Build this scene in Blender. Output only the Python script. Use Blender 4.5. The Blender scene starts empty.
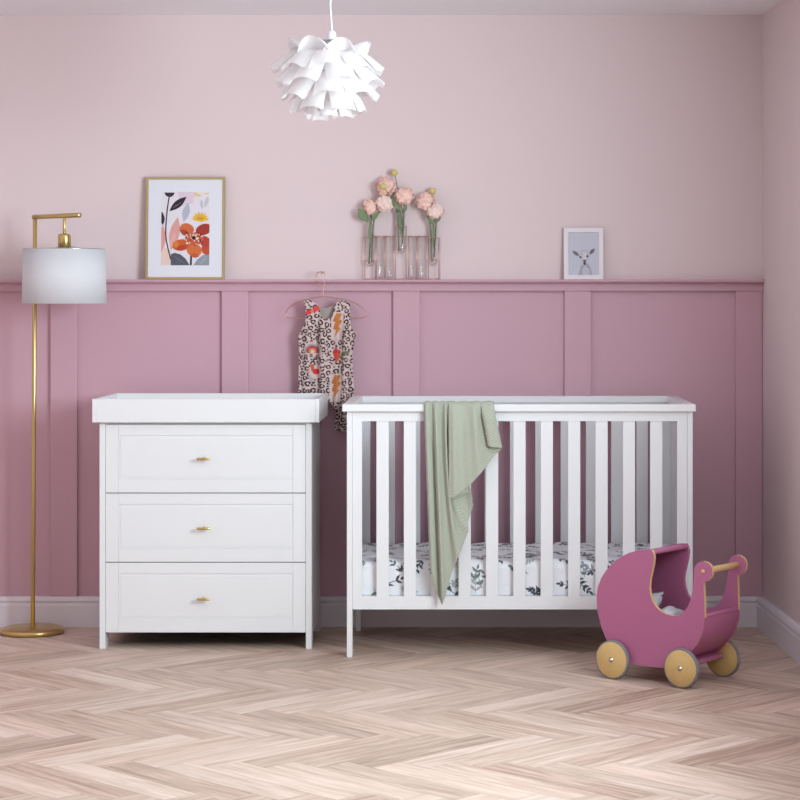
import bpy, bmesh, math, random
import numpy as np
from mathutils import Vector, Matrix, noise
from mathutils.geometry import tessellate_polygon
PI = math.pi
S = bpy.context.scene
COL = S.collection
random.seed(4)

def lin(r, g, b):
    f = lambda c: (c/255/12.92) if c/255 <= .04045 else ((c/255+.055)/1.055)**2.4
    return (f(r), f(g), f(b))

# ------------------------------------------------------------------ camera, world, light, exposure
FPX = 2100.0; PX, PY = 470.0, 298.0; CAMY, CAMZ = -8.32, 1.30
cd = bpy.data.cameras.new('camera'); cam = bpy.data.objects.new('camera', cd); COL.objects.link(cam)
cam.location = (0, CAMY, CAMZ); cam.rotation_euler = (PI/2, 0, 0)
cd.sensor_width = 36; cd.lens = FPX/800*36
cd.shift_x = (400-PX)/800; cd.shift_y = (PY-400)/800
S.camera = cam
w = bpy.data.worlds.new('world'); S.world = w; w.use_nodes = True
w.node_tree.nodes['Background'].inputs['Color'].default_value = (*lin(242, 226, 220), 1)
w.node_tree.nodes['Background'].inputs['Strength'].default_value = 0.23
def area(name, loc, target, sx, sy, power, color, spread=180):
    l = bpy.data.lights.new(name, 'AREA'); l.shape = 'RECTANGLE'; l.size = sx; l.size_y = sy
    l.energy = power; l.color = color; l.spread = math.radians(spread)
    o = bpy.data.objects.new(name, l); COL.objects.link(o); o.location = loc
    o.rotation_euler = (Vector(target)-Vector(loc)).to_track_quat('-Z', 'Y').to_euler()
    return o
WY0, WY1, WZ0, WZ1 = -3.95, -2.45, 1.0, 2.2           # window opening in the right wall
area('window_daylight', (1.25, -3.2, 1.6), (-.9, -2.62, 1.70), 1.35, 1.1, 102, (.79, .945, 1.0), 150)
area('fill_light', (-.6, -8.9, 1.7), (-.2, 0, 1.6), 2.6, 1.4, 7, (.95, .96, 1.0), 120)  # added fill light behind the camera, stands for no real source
S.view_settings.view_transform = 'Standard'; S.view_settings.look = 'None'
S.view_settings.gamma = 1; S.view_settings.use_curve_mapping = False
S.view_settings.exposure = -0.10

# ------------------------------------------------------------------ materials
MATS = {}
def mat(name, rgb, rough=.5, metal=0.0, spec=.5, bump=0, bscale=200, var=0, vscale=8, coat=0, sheen=0, sss=0, trans=0):
    if name in MATS: return MATS[name]
    m = bpy.data.materials.new(name); m.use_nodes = True; nt = m.node_tree; b = nt.nodes['Principled BSDF']
    c = lin(*rgb)
    b.inputs['Base Color'].default_value = (*c, 1); b.inputs['Roughness'].default_value = rough
    b.inputs['Metallic'].default_value = metal; b.inputs['Specular IOR Level'].default_value = spec
    b.inputs['Coat Weight'].default_value = coat; b.inputs['Sheen Weight'].default_value = sheen
    tc = nt.nodes.new('ShaderNodeTexCoord')
    if var:
        n = nt.nodes.new('ShaderNodeTexNoise'); n.inputs['Scale'].default_value = vscale; n.inputs['Detail'].default_value = 4
        nt.links.new(tc.outputs['Object'], n.inputs['Vector'])
        r = nt.nodes.new('ShaderNodeMix'); r.data_type = 'RGBA'
        r.inputs['A'].default_value = (*[x*(1-var) for x in c], 1); r.inputs['B'].default_value = (*[min(1, x*(1+var)) for x in c], 1)
        nt.links.new(n.outputs['Fac'], r.inputs['Factor']); nt.links.new(r.outputs['Result'], b.inputs['Base Color'])
    if bump:
        n = nt.nodes.new('ShaderNodeTexNoise'); n.inputs['Scale'].default_value = bscale; n.inputs['Detail'].default_value = 3
        nt.links.new(tc.outputs['Object'], n.inputs['Vector'])
        bp = nt.nodes.new('ShaderNodeBump'); bp.inputs['Strength'].default_value = bump; bp.inputs['Distance'].default_value = .002
        nt.links.new(n.outputs['Fac'], bp.inputs['Height']); nt.links.new(bp.outputs['Normal'], b.inputs['Normal'])
    if trans:      # thin translucent sheet: part of the light passes through
        tl = nt.nodes.new('ShaderNodeBsdfTranslucent'); tl.inputs['Color'].default_value = (*c, 1)
        mx = nt.nodes.new('ShaderNodeMixShader'); mx.inputs['Fac'].default_value = trans
        nt.links.new(b.outputs[0], mx.inputs[1]); nt.links.new(tl.outputs[0], mx.inputs[2])
        nt.links.new(mx.outputs[0], nt.nodes['Material Output'].inputs['Surface'])
    MATS[name] = m
    return m
def mat_attr(name, rough=.8, bump=0, bscale=300, sheen=0, coat=0):
    m = mat(name, (200, 200, 200), rough, bump=bump, bscale=bscale, sheen=sheen, coat=coat, spec=.3)
    nt = m.node_tree; a = nt.nodes.new('ShaderNodeAttribute'); a.attribute_name = 'Col'
    nt.links.new(a.outputs['Color'], nt.nodes['Principled BSDF'].inputs['Base Color'])
    return m
def glass_mat(name, tint=(1, 1, 1), fac=.06):
    m = bpy.data.materials.new(name); m.use_nodes = True; nt = m.node_tree; nt.nodes.clear()
    out = nt.nodes.new('ShaderNodeOutputMaterial'); mx = nt.nodes.new('ShaderNodeMixShader')
    tr = nt.nodes.new('ShaderNodeBsdfTransparent'); tr.inputs[0].default_value = (*tint, 1)
    gl = nt.nodes.new('ShaderNodeBsdfGlossy'); gl.inputs['Roughness'].default_value = .03
    lw = nt.nodes.new('ShaderNodeLayerWeight'); lw.inputs['Blend'].default_value = .35
    ma = nt.nodes.new('ShaderNodeMath'); ma.operation = 'MULTIPLY_ADD'; ma.inputs[1].default_value = .3; ma.inputs[2].default_value = fac
    nt.links.new(lw.outputs['Fresnel'], ma.inputs[0]); nt.links.new(ma.outputs[0], mx.inputs[0])
    nt.links.new(tr.outputs[0], mx.inputs[1]); nt.links.new(gl.outputs[0], mx.inputs[2]); nt.links.new(mx.outputs[0], out.inputs[0])
    return m
M_WALL = mat('wall_paint_blush', (230, 211, 212), .85, spec=.2, bump=.05, bscale=120)
M_MAUVE = mat('panel_paint_mauve', (208, 165, 178), .55, spec=.5, bump=.04, bscale=90)
M_CEIL = mat('ceiling_paint', (248, 244, 248), .9, spec=.1)
M_BASE = mat('skirting_paint', (232, 224, 230), .5, spec=.35)
M_WHITE = mat('white_lacquer', (236, 236, 237), .38, spec=.45)
M_GAP = mat('gap_shade', (60, 58, 60), .8)  # dark grey that paints the shade inside the drawer gaps
M_GOLD = mat('brushed_gold', (208, 184, 122), .3, metal=1)
M_BRASSF = mat('satin_gold_frame', (200, 178, 130), .38, metal=.85)
M_COPPER = mat('rose_copper', (216, 168, 152), .28, metal=1)
M_CHROME = mat('chrome', (200, 200, 200), .2, metal=1)
M_SHADE = mat('lamp_shade_fabric', (236, 236, 240), .85, spec=.1, bump=.15, bscale=500, trans=.18)
M_PETAL = mat('white_plastic_petal', (250, 247, 247), .5, spec=.35, trans=.45)
M_CABLE = mat('white_cable', (235, 235, 238), .5)
M_BULB = mat('opal_bulb', (240, 238, 230), .25)
M_MATB = mat('white_mat_board', (232, 232, 240), .7, spec=.3)
M_WOODP = mat('birch_plywood', (222, 184, 128), .55, var=.12, vscale=40)
M_WOODW = mat('birch_wheel', (218, 182, 120), .55, var=.1, vscale=30)
M_PINK = mat('pram_pink_paint', (182, 106, 142), .5, spec=.4)
M_RUBBER = mat('grey_rubber', (132, 132, 136), .7)
M_LINEN = mat('pale_grey_cotton', (208, 210, 214), .9, bump=.3, bscale=150)
M_STEM = mat('green_stem', (98, 116, 84), .6)
M_LEAF = mat('green_leaf', (122, 142, 104), .6)
M_BLOOM = mat('blush_petal', (250, 208, 194), .8, var=.08, vscale=70, spec=.2)
M_BLOOM2 = mat('pale_pink_petal', (252, 220, 210), .8, var=.07, vscale=70, spec=.2)
M_BUD = mat('yellow_bud', (214, 196, 120), .6, var=.15, vscale=90)
M_GLASS = glass_mat('tube_glass', (.985, .99, .985), .07)
M_PANE = glass_mat('window_glass', (.98, .99, 1), .02)

# ------------------------------------------------------------------ helpers
def tag(o, label=None, cat=None, group=None, kind=None):
    if label: o['label'] = label
    if cat: o['category'] = cat
    if group: o['group'] = group
    if kind: o['kind'] = kind
    return o
def thing(name, loc, label, cat, group=None, rot=(0, 0, 0)):
    o = bpy.data.objects.new(name, None); COL.objects.link(o); o.location = loc; o.rotation_euler = rot
    o.empty_display_size = .05
    return tag(o, label, cat, group)
def obj(name, bm, mats, parent=None, local=False, smooth=False, bevel=0, seg=2, recalc=True):
    if recalc: bmesh.ops.recalc_face_normals(bm, faces=bm.faces)
    me = bpy.data.meshes.new(name); bm.to_mesh(me); bm.free()
    if not isinstance(mats, (list, tuple)): mats = [mats]
    for m in mats: me.materials.append(m)
    o = bpy.data.objects.new(name, me); COL.objects.link(o)
    if parent is not None:
        if not local:
            base = Vector((0, 0, 0)); p = parent
            while p is not None: base += p.location; p = p.parent
            me.transform(Matrix.Translation(-base))
        o.parent = parent
    if smooth:
        for p in me.polygons: p.use_smooth = True
    if bevel:
        b = o.modifiers.new('bevel', 'BEVEL'); b.width = bevel; b.segments = seg; b.limit_method = 'ANGLE'; b.angle_limit = math.radians(40)
    return o
def struct(name, bm, m, **k):
    o = obj(name, bm, m, **k); o['kind'] = 'structure'; return o
def box(bm, x0, x1, y0, y1, z0, z1, mi=0):
    vs = [bm.verts.new((x, y, z)) for z in (z0, z1) for y in (y0, y1) for x in (x0, x1)]
    for f in ((0, 2, 3, 1), (4, 5, 7, 6), (0, 1, 5, 4), (2, 6, 7, 3), (0, 4, 6, 2), (1, 3, 7, 5)):
        bm.faces.new([vs[i] for i in f]).material_index = mi
    return bm
def B(*a): return box(bmesh.new(), *a)
def lathe(bm, prof, c=(0, 0, 0), n=48, mi=0, closed=False, axis=None, smooth=True):
    """prof: list of (radius, height) from bottom to top, round the axis."""
    q = Matrix.Identity(3) if axis is None else Vector((0, 0, 1)).rotation_difference(Vector(axis)).to_matrix()
    c = Vector(c); rings = []
    for r, h in prof:
        if r < 1e-6: rings.append([bm.verts.new(c+q@Vector((0, 0, h)))])
        else: rings.append([bm.verts.new(c+q@Vector((r*math.cos(2*PI*i/n), r*math.sin(2*PI*i/n), h))) for i in range(n)])
    pairs = list(zip(rings[:-1], rings[1:]))
    if closed: pairs.append((rings[-1], rings[0]))
    for a, b in pairs:
        for i in range(n):
            j = (i+1) % n
            if len(a) == 1 and len(b) == 1: continue
            if len(a) == 1: f = bm.faces.new((a[0], b[i], b[j]))
            elif len(b) == 1: f = bm.faces.new((a[i], a[j], b[0]))
            else: f = bm.faces.new((a[i], a[j], b[j], b[i]))
            f.material_index = mi; f.smooth = smooth
    return bm
def cyl(bm, p, q, r, n=24, mi=0, r2=None):
    p, q = Vector(p), Vector(q); d = (q-p); L = d.length; r2 = r if r2 is None else r2
    e = min(r, r2, L/2)*.15
    return lathe(bm, [(0, 0), (r-e, 0), (r, e), (r2, L-e), (r2-e, L), (0, L)], p, n, mi, axis=d.normalized())
def tube(bm, pts, r, n=8, mi=0, closed=False, radii=None):
    pts = [Vector(p) for p in pts]; N = len(pts); rings = []; up = None
    for i, p in enumerate(pts):
        a = pts[(i-1) % N] if (closed or i) else p; b = pts[(i+1) % N] if (closed or i < N-1) else p
        t = (b-a).normalized()
        if up is None: up = t.orthogonal().normalized()
        up = (up-t*up.dot(t)).normalized(); s = t.cross(up); rr = radii[i] if radii else r
        rings.append([bm.verts.new(p+rr*(math.cos(2*PI*k/n)*up+math.sin(2*PI*k/n)*s)) for k in range(n)])
    for i in range(N if closed else N-1):
        a, b = rings[i], rings[(i+1) % N]
        for k in range(n):
            f = bm.faces.new((a[k], a[(k+1) % n], b[(k+1) % n], b[k])); f.smooth = True; f.material_index = mi
    if not closed:
        for rg in (rings[0], rings[-1]):
            try: bm.faces.new(rg).material_index = mi
            except ValueError: pass
    return bm
def smoothpts(pts, k=6, closed=False):
    """Catmull-Rom through pts."""
    P = [Vector(p) for p in pts]; n = len(P); out = []
    for i in range(n if closed else n-1):
        g = lambda j: P[j % n] if closed else P[max(0, min(n-1, j))]
        a, b, c, d = g(i-1), g(i), g(i+1), g(i+2)
        for s in range(k):
            t = s/k
            out.append(.5*((2*b)+(c-a)*t+(2*a-5*b+4*c-d)*t*t+(3*b-a-3*c+d)*t**3))
    if not closed: out.append(P[-1])
    return out
def prism(bm, poly, f0, f1, mi=0, side_mi=None):
    """poly: list of 2D points; f0, f1 map (a, b) to the two 3D faces."""
    A = [bm.verts.new(f0(*p)) for p in poly]; C = [bm.verts.new(f1(*p)) for p in poly]; n = len(poly)
    for a, b, c in tessellate_polygon([[Vector((p[0], p[1], 0)) for p in poly]]):
        bm.faces.new((A[a], A[b], A[c])).material_index = mi; bm.faces.new((C[c], C[b], C[a])).material_index = mi
    for i in range(n):
        f = bm.faces.new((A[i], C[i], C[(i+1) % n], A[(i+1) % n])); f.material_index = mi if side_mi is None else side_mi
    return bm
def grid_obj(name, V, nu, nv, m, cols=None, keep=None, parent=None, local=False, solid=0, closed_u=False):
    """V: (nu*nv,3) array row-major in v then u; optional colours per vertex and a keep mask per vertex."""
    idx = np.arange(nu*nv).reshape(nv, nu)
    a, b, c, d = idx[:-1, :-1].ravel(), idx[:-1, 1:].ravel(), idx[1:, 1:].ravel(), idx[1:, :-1].ravel()
    F = np.stack([a, b, c, d], 1)
    if keep is not None:
        F = F[keep[F].all(axis=1)]
        used = np.unique(F); rm = -np.ones(nu*nv, int); rm[used] = np.arange(len(used)); F = rm[F]; V = V[used]
        if cols is not None: cols = cols[used]
    me = bpy.data.meshes.new(name); me.from_pydata(V.tolist(), [], F.tolist()); me.materials.append(m)
    me.polygons.foreach_set('use_smooth', [True]*len(me.polygons))
    if cols is not None:
        ca = me.color_attributes.new('Col', 'FLOAT_COLOR', 'POINT')
        ca.data.foreach_set('color', np.concatenate([cols, np.ones((len(cols), 1))], 1).astype(np.float32).ravel())
    o = bpy.data.objects.new(name, me); COL.objects.link(o)
    if parent is not None:
        if not local: me.transform(Matrix.Translation(-parent.location))
        o.parent = parent
    if solid:
        s = o.modifiers.new('thickness', 'SOLIDIFY'); s.thickness = solid; s.offset = 0
    return o

# ------------------------------------------------------------------ room
RX = 1.157; SL = .0447                     # right wall: corner x and slant towards the viewer
LX = -2.55; YB = -9.2; CZ = 2.422
rw = lambda y: RX - SL*y
# floor: herringbone planks, one mesh
bm = bmesh.new(); uvl = bm.loops.layers.uv.new('UVMap'); cl = bm.loops.layers.float_color.new('Col')
Wp, Lp = .106, .53
a_ = Vector((1, 1, 0)).normalized(); b_ = Vector((1, -1, 0)).normalized()
tip = Vector((-.868, -1.31, 0)); O = tip-a_*(Lp+Wp)-b_*Wp
rg = random.Random(11)
for i in range(-80, 80):
    for j in range(-20, 20):
        for kind in (0, 1):
            u0, v0 = i*Wp+j*Lp, i*Wp-j*Lp
            if kind == 0: r = (u0, u0+Lp, v0, v0+Wp)
            else: r = (u0+Lp, u0+Lp+Wp, v0+Wp-Lp, v0+Wp)
            c = O+a_*((r[0]+r[1])/2)+b_*((r[2]+r[3])/2)
            if not (LX-.35 < c.x < 1.9 and YB-.3 < c.y < .3): continue
            g = .0005
            q = [(r[0]+g, r[2]+g), (r[1]-g, r[2]+g), (r[1]-g, r[3]-g), (r[0]+g, r[3]-g)]
            vs = [bm.verts.new(O+a_*p[0]+b_*p[1]) for p in q]
            f = bm.faces.new(vs)
            t = rg.gauss(0, 1); ox, oy = rg.random()*20, rg.random()*20; h = rg.random()
            for lp, p in zip(f.loops, q):
                du, dv = p[0]-r[0], p[1]-r[2]
                lp[uvl].uv = ((du, dv) if kind == 0 else (dv, du)); lp[uvl].uv += Vector((ox, oy))
                lp[cl] = (.5+.16*max(-2, min(2, t)), h, 0, 1)
gb = [bm.verts.new(p) for p in ((LX-.3, YB, -.0012), (1.9, YB, -.0012), (1.9, .2, -.0012), (LX-.3, .2, -.0012))]
f = bm.faces.new(gb); f.material_index = 1
mf = bpy.data.materials.new('herringbone_oak'); mf.use_nodes = True; nt = mf.node_tree; pb = nt.nodes['Principled BSDF']
N = nt.nodes.new; Lk = nt.links.new
at = N('ShaderNodeAttribute'); at.attribute_name = 'Col'; sp = N('ShaderNodeSeparateColor'); Lk(at.outputs['Color'], sp.inputs[0])
uv = N('ShaderNodeUVMap'); uv.uv_map = 'UVMap'
mp = N('ShaderNodeMapping'); mp.inputs['Scale'].default_value = (2.2, 26, 1); Lk(uv.outputs[0], mp.inputs[0])
n1 = N('ShaderNodeTexNoise'); n1.inputs['Scale'].default_value = 1.6; n1.inputs['Detail'].default_value = 6; n1.inputs['Roughness'].default_value = .6; n1.inputs['Distortion'].default_value = .5
Lk(mp.outputs[0], n1.inputs['Vector'])
mp2 = N('ShaderNodeMapping'); mp2.inputs['Scale'].default_value = (8, 170, 1); Lk(uv.outputs[0], mp2.inputs[0])
n2 = N('ShaderNodeTexNoise'); n2.inputs['Scale'].default_value = 1.5; n2.inputs['Detail'].default_value = 4; Lk(mp2.outputs[0], n2.inputs['Vector'])
def math_(op, a, b):
    n = N('ShaderNodeMath'); n.operation = op
    for k, v in ((0, a), (1, b)):
        if isinstance(v, (int, float)): n.inputs[k].default_value = v
        else: Lk(v, n.inputs[k])
    return n.outputs[0]
s1 = math_('ADD', math_('MULTIPLY', math_('SUBTRACT', sp.outputs[0], .5), 1.15), math_('MULTIPLY', math_('SUBTRACT', n1.outputs['Fac'], .5), 2.0))
s1 = math_('ADD', s1, math_('MULTIPLY', math_('SUBTRACT', n2.outputs['Fac'], .5), .5)); s1 = math_('ADD', s1, .5)
cr = N('ShaderNodeValToRGB'); Lk(s1, cr.inputs[0])
cr.color_ramp.elements[0].position = 0; cr.color_ramp.elements[0].color = (*lin(170, 143, 127), 1)
cr.color_ramp.elements[1].position = 1; cr.color_ramp.elements[1].color = (*lin(228, 207, 193), 1)
e = cr.color_ramp.elements.new(.5); e.color = (*lin(205, 181, 165), 1)
hm = N('ShaderNodeMix'); hm.data_type = 'RGBA'; hm.blend_type = 'MULTIPLY'; Lk(cr.outputs[0], hm.inputs['A']); hm.inputs['B'].default_value = (1, .95, .93, 1); Lk(sp.outputs[1], hm.inputs['Factor'])
Lk(hm.outputs['Result'], pb.inputs['Base Color']); pb.inputs['Roughness'].default_value = .5; pb.inputs['Specular IOR Level'].default_value = .35
bp = N('ShaderNodeBump'); bp.inputs['Strength'].default_value = .15; bp.inputs['Distance'].default_value = .001; Lk(n2.outputs['Fac'], bp.inputs['Height']); Lk(bp.outputs[0], pb.inputs['Normal'])
struct('floor', bm, [mf, mat('plank_joint', (150, 126, 112), .8)])
struct('ceiling', B(LX-.1, 1.75, YB, .12, CZ, CZ+.08), M_CEIL)
# back wall: blush above the ledge, mauve panel board below
bm = bmesh.new(); box(bm, LX-.1, 1.75, 0, .12, 1.36, CZ, 0); box(bm, LX-.1, 1.75, 0, .12, 0, 1.36, 1)
struct('wall_back', bm, [M_WALL, M_MAUVE])
struct('wall_left', B(LX-.1, LX, YB, 0, 0, CZ), M_WALL)
# right wall with window opening, slightly splayed
bm = bmesh.new()
def rwbox(bm, y0, y1, z0, z1, t0=0, t1=.12, mi=0):
    vs = [bm.verts.new((rw(y)+t, y, z)) for z in (z0, z1) for y in (y0, y1) for t in (t0, t1)]
    for f in ((0, 2, 3, 1), (4, 5, 7, 6), (0, 1, 5, 4), (2, 6, 7, 3), (0, 4, 6, 2), (1, 3, 7, 5)):
        bm.faces.new([vs[i] for i in f]).material_index = mi
    return bm
rwbox(bm, YB, WY0, 0, CZ); rwbox(bm, WY1, 0, 0, CZ); rwbox(bm, WY0, WY1, 0, WZ0); rwbox(bm, WY0, WY1, WZ1, CZ)
struct('wall_right', bm, M_WALL)
wf = bmesh.new()
for y0, y1, z0, z1 in ((WY0, WY0+.05, WZ0, WZ1), (WY1-.05, WY1, WZ0, WZ1), (WY0+.05, WY1-.05, WZ0, WZ0+.05), (WY0+.05, WY1-.05, WZ1-.05, WZ1), (-3.22, -3.18, WZ0+.05, WZ1-.05)):
    rwbox(wf, y0, y1, z0, z1, .06, .11)
wfo = struct('window_1', wf, M_BASE)
gp = rwbox(bmesh.new(), WY0+.05, WY1-.05, WZ0+.05, WZ1-.05, .083, .087); obj('pane', gp, M_PANE, wfo)
# skirting
def skirt_prof(): return [(0, 0), (.026, 0), (.026, .086), (.0225, .091), (.0225, .098), (.027, .103), (.025, .112), (.0205, .12), (0, .12)]
bm = bmesh.new(); pr = skirt_prof()
prism(bm, pr, lambda a, b: Vector((LX, -a, b)), lambda a, b: Vector((RX+.0, -a, b)))
struct('baseboard_back', bm, M_BASE)
bm = bmesh.new()
prism(bm, pr, lambda a, b: Vector((rw(0)-a, 0, b)), lambda a, b: Vector((rw(YB)-a, YB, b)))
struct('baseboard_right', bm, M_BASE)
# dado: shelf ledge, frieze board, battens
LZ = 1.3728; LY = -.06
bm = bmesh.new(); prof = [(0, LZ-.014), (.048, LZ-.014), (.052, LZ-.011), (.058, LZ-.010), (.06, LZ-.007), (.06, LZ-.002), (.058, LZ), (0, LZ)]
prism(bm, prof, lambda a, b: Vector((LX, -a, b)), lambda a, b: Vector((rw(-.03), -a, b)))
struct('trim_1', bm, M_MAUVE)
struct('trim_2', B(LX, RX, -.024, 0, 1.3277, LZ-.014), M_MAUVE, bevel=.0015)
n = 3
for k in range(-1, 5):
    x = (51-470)/252.6+k*.6774
    struct('trim_%d' % n, B(x, min(x+.105, RX), -.018, 0, .12, 1.3277), M_MAUVE, bevel=.0015); n += 1

# ------------------------------------------------------------------ chest of drawers and tray
XL, XR, YF, YK = -1.373, -.5867, -.54, -.085
T = .0215
ch = thing('chest_of_drawers', ((XL+XR)/2, (YF+YK)/2, 0), 'white three-drawer nursery chest with small gold bar handles', 'chest of drawers')
side = [(YF, 0), (YF+.055, 0), (YF+.085, .05), (YK-.085, .05), (YK-.055, 0), (YK, 0), (YK, .834), (YF, .834)]
for x in (XL, XR-T):
    bm = prism(bmesh.new(), side, lambda a, b: Vector((x, a, b)), lambda a, b: Vector((x+T, a, b)))
    obj('side_panel', bm, M_WHITE, ch, bevel=.0015)
obj('top_panel', B(XL+.004, XR-.004, YF+.006, YK, .834, .8405), M_WHITE, ch)
obj('back_panel', B(XL+T, XR-T, YK-.008, YK, .004, .834), M_WHITE, ch)
obj('inner_carcass', B(XL+T+.001, XR-T-.001, YF+.022, YK-.01, .064, .832), M_GAP, ch)  # coloured dark so the slits between drawers look shaded
def drawer_front(bm, x0, x1, z0, z1, y):
    # shaker front: full-height stiles, rails between them, slightly sunk field with a stepped lip
    bx, bt, bb, g = .047, .0405, .0495, .0002
    box(bm, x0, x0+bx-g, y, y+.018, z0, z1); box(bm, x1-bx+g, x1, y, y+.018, z0, z1)
    box(bm, x0+bx+g, x1-bx-g, y, y+.018, z0, z0+bb-g); box(bm, x0+bx+g, x1-bx-g, y, y+.018, z1-bt+g, z1)
    box(bm, x0+bx+g, x1-bx-g, y+.0022, y+.017, z0+bb, z1-bt)
    box(bm, x0+bx+.008, x1-bx-.008, y+.0008, y+.016, z0+bb+.008, z1-bt-.008)
zs = [(.0607, .3190), (.3222, .5755), (.5788, .8312)]
for z0, z1 in zs[::-1]:
    bm = bmesh.new(); drawer_front(bm, XL+T+.0012, XR-T-.0012, z0, z1, YF+.001)
    dr = obj('drawer', bm, M_WHITE, ch, bevel=.0009)
    # fine joints between stiles and rails
    zc = z0+(459-493)/-270+.000; zc = z0+.1265
    bm = bmesh.new(); xc = -.9845
    cyl(bm, (xc-.0245, YF-.026, zc), (xc+.0245, YF-.026, zc), .0048, 20)
    cyl(bm, (xc, YF-.026, zc), (xc, YF+.0035, zc), .0035, 16)
    cyl(bm, (xc, YF-.0005, zc), (xc, YF+.0035, zc), .006, 16)
    me = dr.data
    hd = obj('handle', bm, M_GOLD, dr, smooth=False)
    tag(hd, 'brushed gold bar handle')
tr = thing('changing_tray', (-.976, -.325, .8405), 'white raised-edge changing tray on top of the chest of drawers', 'changing tray')
x0, x1, y0, y1, z0, z1 = -1.395, -.557, -.567, -.083, .8405, .927
for xa in (x0, x1-.0135): obj('side_board', B(xa, xa+.0135, y0, y1, z0, z1), M_WHITE, tr, bevel=.0012)
obj('front_board', B(x0+.0138, x1-.0138, y0+.0008, y0+.0135, z0, z1-.0004), M_WHITE, tr, bevel=.0012)
obj('back_board', B(x0+.0138, x1-.0138, y1-.0135, y1-.0008, z0, z1-.0004), M_WHITE, tr, bevel=.0012)
obj('tray_floor', B(x0+.0138, x1-.0138, y0+.0136, y1-.0136, z0+.001, z0+.018), M_WHITE, tr)

# ------------------------------------------------------------------ crib
CX0, CX1, CF, CB = -.4457, .806, -.722, -.075
cr_ = thing('crib', ((CX0+CX1)/2, (CF+CB)/2, 0), 'white slatted wooden crib with a sage blanket over its front rail', 'crib')
LT = .0195
for x in (CX0, CX1-LT):
    for y in (CF, CB-.048):
        bm = bmesh.new(); box(bm, x, x+LT, y, y+.048, 0, .3185); box(bm, x, x+LT, y, y+.048, .3195, .89); box(bm, x+.001, x+LT-.001, y+.001, y+.047, .31, .33)
        obj('leg', bm, M_WHITE, cr_, bevel=.0012)
    obj('end_panel', B(x+.002, x+LT-.002, CF+.049, CB-.049, .2, .89), M_WHITE, cr_)
for (ya, yb) in ((CF+.002, CF+.022), (CB-.022, CB-.002)):
    bm = bmesh.new(); xa, xb = CX0+LT+.0008, CX1-LT-.0008
    box(bm, xa, xb, ya, yb, .8545, .8895); box(bm, xa, xb, ya, yb, .1730, .2205)
    box(bm, xa, CX0+.0547, ya, yb, .2205, .8545); box(bm, CX1-.056, xb, ya, yb, .2205, .8545)
    fr = obj('side_frame', bm, M_WHITE, cr_)
    for k in range(11):
        x = (376.4-470)/276+k*.09913
        obj('slat', B(x, x+.0448, ya+.003, yb-.003, .2195, .8555), M_WHITE, cr_, bevel=.002)
for a in ((-.4615, .8155, CF-.018, CF+.03), (-.4615, .8155, CB-.03, CB+.012)):
    obj('rail_cap', B(a[0], a[1], a[2], a[3], .8895, .916), M_WHITE, cr_, bevel=.003)
for x in (-.4615, .8155-.042):
    obj('rail_cap', B(x, x+.042, CF+.0305, CB-.0305, .8895, .9155), M_WHITE, cr_, bevel=.003)
bm = bmesh.new(); box(bm, CX0+LT+.002, CX1-LT-.002, CF+.024, CB-.024, .2, .2195)
obj('mattress_base', bm, M_WHITE, cr_)
# mattress with leafy fitted sheet: colour painted as a botanical print on a fine mesh
MX0, MX1, MY0, MY1, MZ0, MZ1 = -.415, .775, -.69, -.11, .2205, .345
nu = 560; path = []
R_ = .028
for t in np.linspace(0, 1, 46): path.append((MY0, MZ0+t*(MZ1-R_-MZ0)))
for t in np.linspace(0, PI/2, 12)[1:]: path.append((MY0+R_-R_*math.cos(t), MZ1-R_+R_*math.sin(t)))
for t in np.linspace(0, 1, 200)[1:]: path.append((MY0+R_+t*(MY1-MY0-2*R_), MZ1))
for t in np.linspace(0, PI/2, 10)[1:]: path.append((MY1-R_+R_*math.sin(t), MZ1-R_+R_*math.cos(t)))
for t in np.linspace(0, 1, 10)[1:]: path.append((MY1, MZ1-R_-t*(MZ1-R_-MZ0)))
path = np.array(path); nv = len(path)
sl = np.concatenate([[0], np.cumsum(np.linalg.norm(np.diff(path, axis=0), axis=1))])
U = np.linspace(MX0, MX1, nu); UU, SS = np.meshgrid(U, sl)
V = np.zeros((nv, nu, 3)); V[..., 0] = UU; V[..., 1] = path[:, 0][:, None]; V[..., 2] = path[:, 1][:, None]
wob = .0022*np.sin(UU*23+SS*9)+.0016*np.sin(UU*61-SS*31)+.0012*np.sin(SS*70+UU*13)
top = np.clip((SS-.1)/.05, 0, 1); V[..., 2] += wob*top*(SS < .68); V[..., 1] += -abs(wob)*(SS < .09)*np.sin(PI*np.clip(SS/.09, 0, 1))
C = np.ones((nv, nu, 3))*np.array(lin(238, 237, 240))
rs = np.random.RandomState(5)
def leaf(C, UU, SS, cx, cy, ang, ln, wd, col):
    m = (abs(UU-cx) < ln*1.2) & (abs(SS-cy) < ln*1.2)
    du, dv = UU[m]-cx, SS[m]-cy; a = du*math.cos(ang)+dv*math.sin(ang); b = -du*math.sin(ang)+dv*math.cos(ang)
    t = np.clip(a/ln, 0, 1); inside = (a > 0) & (a < ln) & (abs(b) < wd*np.sin(PI*t**.8))
    ii = np.where(m); C[ii[0][inside], ii[1][inside]] = col
greens = [lin(84, 94, 98), lin(118, 130, 126), lin(172, 178, 174), lin(150, 154, 162), lin(74, 80, 88)]
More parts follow.
